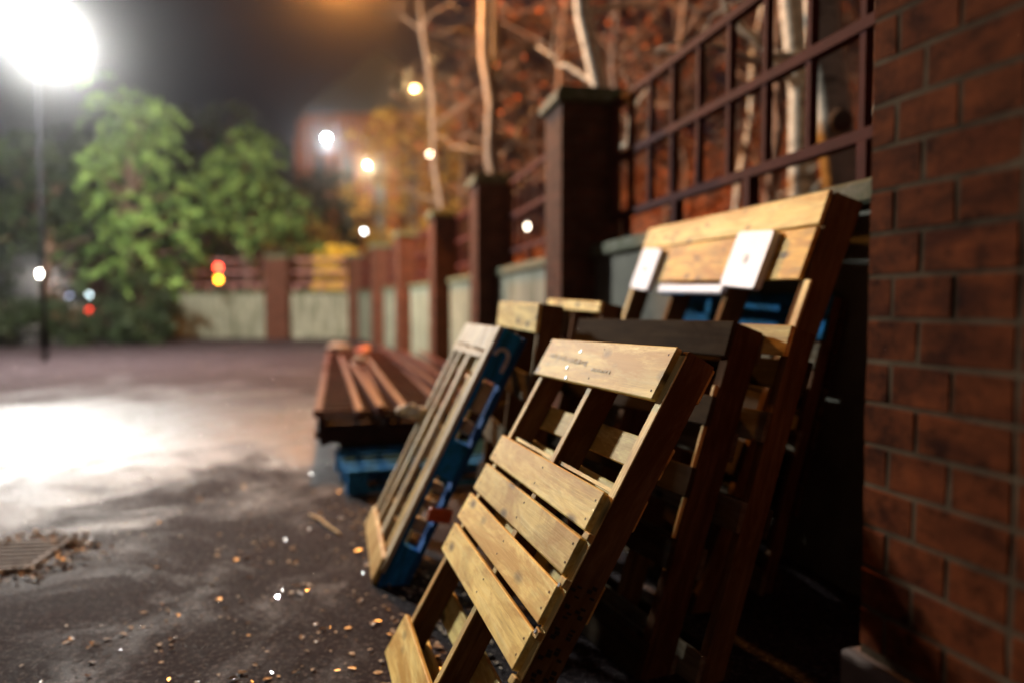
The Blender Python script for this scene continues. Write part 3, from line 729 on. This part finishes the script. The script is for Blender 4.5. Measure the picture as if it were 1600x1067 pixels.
tree('cedar_tree', 'darker evergreen directly under the floodlight at the left', 'tree', (-15.0, 23.6, 0), 6.6, 2.6, M['darkleaf'], M['bark'], 23, 28, 100, .17, .2, .52, group=G1, spread=.85)
tree('evergreen_tree', 'near black tree at the left edge of the picture', 'tree', (-16.5, 20.5, 0), 6.0, 3.0, M['darkleaf'], M['bark'], 24, 46, 120, .2, .2, .05, 'round', group='dark trees at the left edge')
tree('evergreen_tree', 'dark spreading tree behind the parked car', 'tree', (-15.0, 29, 0), 7.5, 3.0, M['darkleaf'], M['bark'], 25, 40, 110, .2, .2, .62, 'round', group='dark trees at the left edge')
# hedge bushes
hb = [(-15.2, 21.4, 1.5, 1.3, 'broad dark hedge bush at the left picture edge'), (-13.1, 22.3, 1.3, 1.2, 'dark hedge bush under the white street lamp'),
      (-11.3, 22.6, .8, .8, 'low dark bush in front of the parked car'), (-11.9, 23.9, 2.2, 1.0, 'tall black bush against the left end of the far wall'), (-12.9, 25.6, 1.7, .9, 'dark bush between the car and the tall black bush')]
for k, (x_, y_, h_, r_, lab) in enumerate(hb):
    tree('hedge_bush', lab, 'bush', (x_, y_, 0), h_, r_, M['darkleaf'], M['bark'], 40+k, 26, 90, .13, .05, .12, 'round', 'dark bushes along the yard edge')
tree('yellow_shrub', 'glowing yellow autumn shrub behind the far wall near the corner pillar', 'shrub', (-6.6, 28.0, 0), 3.4, .85, M['yellowleaf'], M['bark'], 51, 30, 110, .14, .06, .35, 'round')
tree('autumn_tree', 'olive yellow autumn tree beyond the curved wall between the lamps', 'tree', (-3.6, 27.0, 0), 8.2, 2.6, M['olive'], M['bark'], 52, 40, 70, .15, .12, .35, 'round', spread=.8)
tree('autumn_tree', 'sparse greenish shrub tree left of the lit building, behind the yellow shrub', 'tree', (-9.0, 31, 0), 4.6, 2.0, M['olive'], M['bark'], 53, 30, 60, .15, .08, .3, 'round')

def bare(name, label, base, top, r0, r1, seed, mat, nb_=10, group=None, blen=1.8, leaves=0, lm=None, fork=None, kids=3):
    r = random.Random(seed); t = thing(name, label, 'tree', base, (0, 0, 0), group)
    bt_ = bmesh.new(); pts = limb(bt_, (0, 0, -.6), Vector(top)-Vector(base), r0, r1, r, 10, .015)
    if fork: limb(bt_, (fork[0], fork[1], fork[2]), fork[3:6], r0*.85, r1*.6, r, 8, .02)
    bb = bt_; bl = bmesh.new(); ends = []
    for k in range(nb_):
        f = r.uniform(.25, 1); i = min(9, int(f*10)); p = pts[i]
        a = r.uniform(0, 2*pi); e = p+Vector((cos(a), sin(a), r.uniform(.1, .9)))*blen*r.uniform(.5, 1.2)
        q = limb(bb, p, e, r1*.35+.012, .008, r, 5, .14)
        for _ in range(kids):
            s_ = q[r.randint(2, 5)]; e2 = s_+Vector((r.uniform(-1, 1), r.uniform(-1, 1), r.uniform(-.3, .9)))*blen*.45
            limb(bb, s_, e2, .011, .004, r, 3, .2)
            if leaves:
                for __ in range(leaves): leaf(bl, s_.lerp(e2, r.random())+Vector((r.uniform(-.12, .12), r.uniform(-.12, .12), r.uniform(-.12, .12))), r.uniform(.06, .12), r, 1.2)
    finish('trunk', bb, mat, t, True)
    if leaves: finish('crown', bl, lm, t)
    else: bl.free()
    return t
def pw(px, py, Y):
    th = math.atan(56.5/1150); f = 1150
    d = Vector((px-800, f*cos(th)+(533.5-py)*sin(th), -f*sin(th)+(533.5-py)*cos(th))); return Vector((0, 0, CAMH))+d*(Y/d.y)
GB = 'pale birches behind the wall'
def birch(px0, py0, px1, py1, Y, r0, label, seed, **kw):
    a = pw(px0, py0, Y); b_ = pw(px1, py1, Y); d = (b_-a)/(b_.z-a.z)
    base = a+d*(1.0-a.z); top = a+d*(9-a.z); return bare('birch_tree', label, base, top, r0, r0*.55, seed, kw.pop('mat', M['birch']), group=GB, **kw)
birch(938, 130, 918, 0, 9.0, .13, 'pale slim birch trunk rising above the first brick pillar', 61, nb_=4)
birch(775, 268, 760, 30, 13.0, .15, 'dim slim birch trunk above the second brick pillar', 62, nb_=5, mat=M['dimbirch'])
birch(1268, 290, 1252, 0, 6.3, .13, 'pale birch trunk behind the nearest railing, left of the forked one', 63, nb_=7)
birch(1322, 290, 1304, 0, 5.5, .15, 'thick forked birch with a dark knot beside the brick wall', 64, nb_=7)
# knot on the thick birch
kp = pw(1312, 190, 5.36)
bm = bmesh.new(); lathe(bm, [(.02, 0), (.075, .0), (.085, .03), (.06, .055), (.01, .055)], 14, Matrix.Rotation(RD(90), 4, 'X')); 
thick = [o for o in C.objects if o.get('label', '').startswith('thick forked')][0]
o = finish('knot', bm, M['bark'], thick, True); o.location = kp-Vector(thick.location); 
birch(1160, 250, 1190, 0, 10.5, .06, 'thin young birch in the middle of the nearest railing', 65, nb_=9)
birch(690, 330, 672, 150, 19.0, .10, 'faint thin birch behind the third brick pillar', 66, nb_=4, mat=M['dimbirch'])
GW = 'bare woodland trees on the bank'
rt = random.Random(77); spots = [(3.2, 9.5), (2.3, 11.5), (4.6, 13), (2.0, 15.5), (5.5, 9), (.8, 17.5), (4.3, 18), (-.8, 21), (7, 13), (2.2, 22), (6, 19), (-2.0, 26), (1.2, 27), (-3, 31), (8.5, 17), (4.8, 25), (9.5, 23)]
wl = ['russet tree high behind the nearest railing', 'bare brown tree behind the nearest railing', 'leafy russet sapling upslope', 'tangled twiggy tree', 'dark slim tree']
for k, (x_, y_) in enumerate(spots):
    side = 'right of the first pillar' if x_/y_ > .15 else ('above the second pillar' if x_/y_ > 0 else 'above the far pillars')
    bare('woodland_tree', 'leafless dark woodland tree %s, %s' % (['nearest the fence', 'a little up the bank', 'midway up the bank', 'deeper in the wood', 'farthest up the slope'][k % 5], side), (x_, y_, 1.0+.45*max(0, x_+.24*y_-5.0)), (x_+rt.uniform(-.8, .8), y_+rt.uniform(-.5, .5), 10), rt.uniform(.06, .13), .03, 80+k, M['bark'], 20, GW, 2.4, 3, M['rusty_leaf'], kids=5)
for k, (x_, y_, h_, lab) in enumerate(((-1.0, 42, 17, 'broad dim russet crown above the third brick pillar'), (3.5, 38, 18, 'broad dim russet crown between the second and first brick pillars'), (9.0, 36, 19, 'high dark russet crown above the first brick pillar'), (14.5, 33, 19, 'high dark russet crown seen through the top of the nearest railing'))):
    tree('russet_tree', lab, 'tree', (x_, y_, 0), h_, 5.2, M['farleaf'], M['bark'], 300+k, 46, 110, .30, .3, .12, 'round', 'tall russet trees far behind the wall', spread=1.1)
# russet undergrowth, one mass nobody could count
bm = bmesh.new(); r = random.Random(31)
for k in range(560):
    s_ = r.random(); i = min(5, int(s_*6)); f = s_*6-i; p_ = Vector(P[i]).lerp(Vector(P[i+1]), f)
    dd = r.uniform(1.3, 11)**1.0; nn = Vector((.97, .24)); q = p_+nn*dd
    zb = 1.0+max(0, dd-4)*.66; clump(bm, (q.x, q.y, zb+r.uniform(.0, 1.3)), r.uniform(.3, .75), 60, .055+.004*q.y*.5, r, .7)
tag(finish('undergrowth', bm, M['rusty_leaf']), 'tangled russet undergrowth on the bank behind the wall', 'undergrowth', kind='stuff')

# ------------------------------------------------------------------ lamps
def lamp_post(loc, head, label, col, strength, rad=.14, group='street lamps beyond the wall', r=.07, armdir=None, lightw=0):
    x_, y_, z_ = head
    t = thing('street_lamp', label, 'street lamp', (loc[0], loc[1], 0), (0, 0, 0), group)
    dx, dy = x_-loc[0], y_-loc[1]
    bm = bmesh.new(); tube(bm, [(0, 0, -.1), (0, 0, 1.2), (0, 0, z_+.35)], [r*1.5, r, r*.7], 10); finish('pole', bm, M['dmetal'], t, True)
    bm = bmesh.new(); tube(bm, [(0, 0, z_+.3), (dx*.4, dy*.4, z_+.45), (dx, dy, z_+.28)], [r*.6, r*.5, r*.45], 8); finish('arm', bm, M['dmetal'], t, True)
    bm = bmesh.new(); lathe(bm, [(rad*.5, .0), (rad*1.5, .06), (rad*1.3, .16), (rad*.4, .24)], 16, Matrix.Translation((dx, dy, z_+.05))); finish('hood', bm, M['dmetal'], t, True)
    bm = bmesh.new(); bmesh.ops.create_uvsphere(bm, u_segments=16, v_segments=10, radius=rad)
    for v in bm.verts: v.co += Vector((dx, dy, z_))
    finish('lamp_bulb', bm, glow('glow_'+label[:12], col, strength), t, True)
    if lightw: light('street_lamp_light', (x_, y_, z_-rad-.15), col, lightw, rad)
    return t
def far(px, py, Y, label, col, s, rad, **kw):
    p_ = pw(px, py, Y); return lamp_post((p_.x+1.0, p_.y+.3), p_, label, col, s, rad, **kw)
far(649, 137, 45, 'bright orange street lamp, highest of the far lamps', (1, .62, .25), 60, .17, lightw=2500)
far(510, 215, 50, 'bright white street lamp left of the orange ones', (.95, 1, 1), 60, .17, lightw=1200)
far(575, 257, 55, 'pale amber street lamp between the white lamp and the lit building', (1, .78, .5), 45, .17, lightw=2600)
far(672, 241, 50, 'dim peach street lamp among the autumn branches', (1, .70, .48), 22, .15)
far(568, 361, 60, 'low white lamp just above the farthest pillar tops', (.9, .95, 1), 60, .17)
far(823, 354, 28, 'small pale lamp seen through the second railing', (1, .85, .68), 16, .09)
far(69, 427, 45, 'large warm white street lamp low at the far left', (1, .92, .80), 90, .30, lightw=1200)
far(139, 461, 40, 'small bluish white lamp over the parked car', (.75, .95, 1), 18, .11)
far(108, 463, 44, 'dimmer blue lamp left of the bluish white one', (.55, .65, 1), 5, .11)
# court floodlight : pole, bracket, housing, lens
t = thing('floodlight', 'blinding white floodlight on a tall pole at the upper left', 'floodlight', (-10.1, 15.9, 0))
bm = bmesh.new(); tube(bm, [(0, 0, -.1), (0, 0, 2), (0, 0, 6.4)], [.055, .04, .03], 12); finish('pole', bm, M['shadepole'], t, True)
bm = bmesh.new(); Mx = Matrix.Translation((1.5, -1.9, 6.26)); box(bm, -.34, .34, -.22, .22, .06, .18, .03, M4=Mx); finish('housing', bm, M['gmetal'], t)
bm = bmesh.new(); tube(bm, [(0, 0, 6.35), (.8, -1.0, 6.5), (1.5, -1.9, 6.46)], [.035, .03, .03], 8); finish('bracket', bm, M['dmetal'], t, True)
bm = bmesh.new(); box(bm, -.30, .30, -.19, .19, .035, .058, .008, M4=Mx); finish('lens', bm, glow('flood_lens', (.93, .97, 1), 80), t)
dv = Vector(FLOOD2)-Vector(FLOOD); Mx = Mx @ Matrix.Translation(dv)
bm = bmesh.new(); box(bm, -.34, .34, -.22, .22, .06, .18, .03, M4=Mx); finish('housing', bm, M['gmetal'], t)
bm = bmesh.new(); tube(bm, [(0, 0, 6.3), (.3, -.6, 7.0), (1.5+dv.x, -1.9+dv.y, 6.46+dv.z)], [.035, .03, .03], 8); finish('bracket', bm, M['dmetal'], t, True)
bm = bmesh.new(); box(bm, -.30, .30, -.19, .19, .035, .058, .008, M4=Mx); finish('lens', bm, bpy.data.materials['flood_lens'], t)
# sodium yard lamp : arm comes off a pole behind the wall
sx, sy, sz = SODIUM
t = thing('sodium_lamp', 'orange sodium lamp on a post by the wall, above the top of the picture', 'street lamp', (-.35, 14.4, 0))
bm = bmesh.new(); tube(bm, [(0, 0, -.1), (0, 0, 3), (0, 0, 7.9)], [.1, .08, .06], 12); finish('pole', bm, M['dmetal'], t, True)
bm = bmesh.new(); tube(bm, [(0, 0, 7.8), (-1.2, -.5, 8.0), (sx+.35, sy-14.4, sz+.5)], [.05, .045, .04], 8); finish('arm', bm, M['dmetal'], t, True)
bm = bmesh.new(); lathe(bm, [(.1, 0), (.26, .05), (.22, .16), (.08, .26)], 16, Matrix.Translation((sx+.35, sy-14.4, sz+.28))); finish('hood', bm, M['dmetal'], t, True)
bm = bmesh.new(); lathe(bm, [(.06, -.05), (.17, .0), (.17, .04)], 16, Matrix.Translation((sx+.35, sy-14.4, sz+.24))); finish('lens', bm, glow('sodium_lens', (1, .55, .2), 60), t, True)
# traffic light
p1, p2 = pw(340, 418, 27.9), pw(340, 437, 27.9)
t = thing('traffic_light', 'traffic light showing red and amber above the pink lit railing', 'traffic light', (p1.x, p1.y+.25, 0))
bm = bmesh.new(); tube(bm, [(0, 0, -.1), (0, 0, 3.5)], [.06, .05], 10); finish('pole', bm, M['dmetal'], t, True)
bxo('housing', (-.2, .2, -.2, -.06, p2.z-.75, p1.z+.28), M['dmetal'], t, .03)
for z_, c_, s_ in ((p1.z, (1, .05, .02), 22), (p2.z, (1, .40, .02), 20), (p2.z-.5, (.01, .05, .02), 0)):
    bm = bmesh.new(); lathe(bm, [(.11, -.02), (.11, .0), (.07, .03)], 20, Matrix.Translation((0, -.22, z_)) @ Matrix.Rotation(RD(90), 4, 'X')); finish('lens', bm, glow('signal_%d' % int(z_*100), c_, s_), t, True)

# ------------------------------------------------------------------ parked car, far left
cp = pw(146, 486, 30)
t = thing('parked_car', 'dark car parked beyond the hedge with a red tail light on', 'car', (cp.x-.1, 30.3, 0), (0, 0, 0))
bm = bmesh.new()
prof_ = [(-.15, .35), (-.2, .85), (-.05, 1.0), (.25, 1.38), (1.9, 1.42), (2.7, 1.02), (3.85, .88), (4.0, .6), (3.98, .35)]
V0 = [bm.verts.new((x_, -.15 if z_ < 1.1 else .05, z_)) for x_, z_ in prof_]; V1 = [bm.verts.new((x_, 1.55 if z_ < 1.1 else 1.35, z_)) for x_, z_ in prof_]
bm.faces.new(V0); bm.faces.new(V1[::-1])
for i in range(len(prof_)): j = (i+1) % len(prof_); bm.faces.new((V0[i], V0[j], V1[j], V1[i]))
finish('body', bm, plain('dark_car_paint', (.03, .012, .012), .25, .3, .1), t)
for x_ in (.55, 3.15):
    bm = bmesh.new(); lathe(bm, [(.2, -.1), (.31, -.1), (.31, .1), (.2, .1)], 20, Matrix.Translation((x_, -.08, .31)) @ Matrix.Rotation(RD(90), 4, 'X')); finish('wheel', bm, M['dmetal'], t)
bm = bmesh.new(); box(bm, .45, 1.15, -.11, -.1, 1.04, 1.32); box(bm, 1.22, 1.95, -.11, -.1, 1.04, 1.32); finish('side_window', bm, plain('car_glass', (.02, .025, .03), .1), t)
bxo('tail_light', (-.24, -.02, -.22, .02, .86, 1.06), glow('tail_red', (1, .04, .02), 9), t, .02)
bxo('bumper', (-.28, .12, -.18, 1.58, .36, .52), plain('pale_bumper', (.3, .3, .3), .4), t, .03)

# ------------------------------------------------------------------ far buildings
def church():
    t = thing('church', 'tall brick church front lit orange, narrow dark windows between its buttresses', 'building', (-17.5, 62, 0), (0, 0, RD(-6)))
    bm = bmesh.new(); box(bm, 0, 13.5, 0, 12, 0, 17); 
    # gable roof on top
    finish('wall', bm, M['churchbrick'], t)
    bm = bmesh.new(); V = [bm.verts.new(v) for v in [(-.4, -.4, 17), (13.9, -.4, 17), (6.75, -.4, 22), (-.4, 12, 17), (13.9, 12, 17), (6.75, 12, 22)]]
    for f in ((0, 1, 2), (3, 5, 4), (0, 2, 5, 3), (1, 4, 5, 2), (0, 3, 4, 1)): bm.faces.new([V[i] for i in f])
    finish('roof', bm, plain('slate_roof', (.012, .012, .015), .8), t)
    for x_ in (-.2, 2.3, 4.9, 7.7, 10.3, 13.0):
        bm = bmesh.new(); box(bm, x_, x_+.8, -1.1, -.003, 0, 15); box(bm, x_+.05, x_+.75, -.7, -.003, 15.003, 16.4); finish('buttress', bm, M['churchbrick'], t)
    wm = plain('dark_leaded_glass', (.015, .018, .025), .7)
    for x_ in (1.05, 3.5, 6.15, 8.9, 11.55):
        bm = bmesh.new(); box(bm, x_-.0, x_+.95, -.05, -.004, 3.5, 12.5)
        V = [bm.verts.new(v) for v in [(x_, -.05, 12.503), (x_+.95, -.05, 12.503), (x_+.475, -.05, 13.8)]]; bm.faces.new(V)
        f = finish('window', bm, wm, t)
        bm = bmesh.new(); box(bm, x_+.44, x_+.51, -.10, -.055, 3.5, 12.5)
        for z_ in (5, 6.5, 8, 9.5, 11): box(bm, x_, x_+.43, -.09, -.06, z_, z_+.08); box(bm, x_+.52, x_+.95, -.09, -.06, z_, z_+.08)
        finish('mullion', bm, M['concrete'], f)
church()
t = thing('low_house', 'low orange lit house beyond the hedge at the far left', 'building', (-33, 52, 0), (0, 0, RD(8)))
bxo('wall', (0, 17, 0, 8, 0, 3.6), M['churchbrick'], t, .02)
bm = bmesh.new(); V = [bm.verts.new(v) for v in [(-.5, -.5, 3.6), (17.5, -.5, 3.6), (17.5, 8.5, 3.6), (-.5, 8.5, 3.6), (2, 4, 6.2), (15, 4, 6.2)]]
for f in ((0, 1, 5, 4), (1, 2, 5), (2, 3, 4, 5), (3, 0, 4), (3, 2, 1, 0)): bm.faces.new([V[i] for i in f])
finish('roof', bm, plain('clay_roof', (.25, .09, .05), .7), t)
for x_ in (1.5, 4.5, 8, 11.5, 14.3):
    f = bxo('window', (x_, x_+1.3, -.06, -.004, 1.3, 2.7), plain('dark_house_glass', (.02, .02, .03), .15), t, 0)
    bm = bmesh.new(); box(bm, x_-.08, x_+1.38, -.09, -.065, 2.7, 2.8); box(bm, x_-.08, x_+1.38, -.09, -.065, 1.2, 1.3); finish('frame', bm, M['white'], f)
bxo('door', (6.6, 7.5, -.06, -.004, 0, 2.1), plain('door_paint', (.08, .03, .02), .5), t, 0)

# ------------------------------------------------------------------ haze
bm = bmesh.new(); box(bm, -75, 60, -12, 100, -1.1, 32)
m = bpy.data.materials.new('glare_mist'); m.use_nodes = True; n = m.node_tree.nodes; l = m.node_tree.links
n.remove(n['Principled BSDF']); v = n.new('ShaderNodeVolumePrincipled'); v.inputs['Color'].default_value = (.9, .9, .92, 1)
v.inputs['Density'].default_value = .0012; v.inputs['Anisotropy'].default_value = .965; l.new(v.outputs[0], n['Material Output'].inputs['Volume'])  # scattering volume added to imitate the lamps' glare
tag(finish('glare_haze', bm, m), 'thin mist added to imitate glare round the lamps', 'glare_haze', kind='stuff')
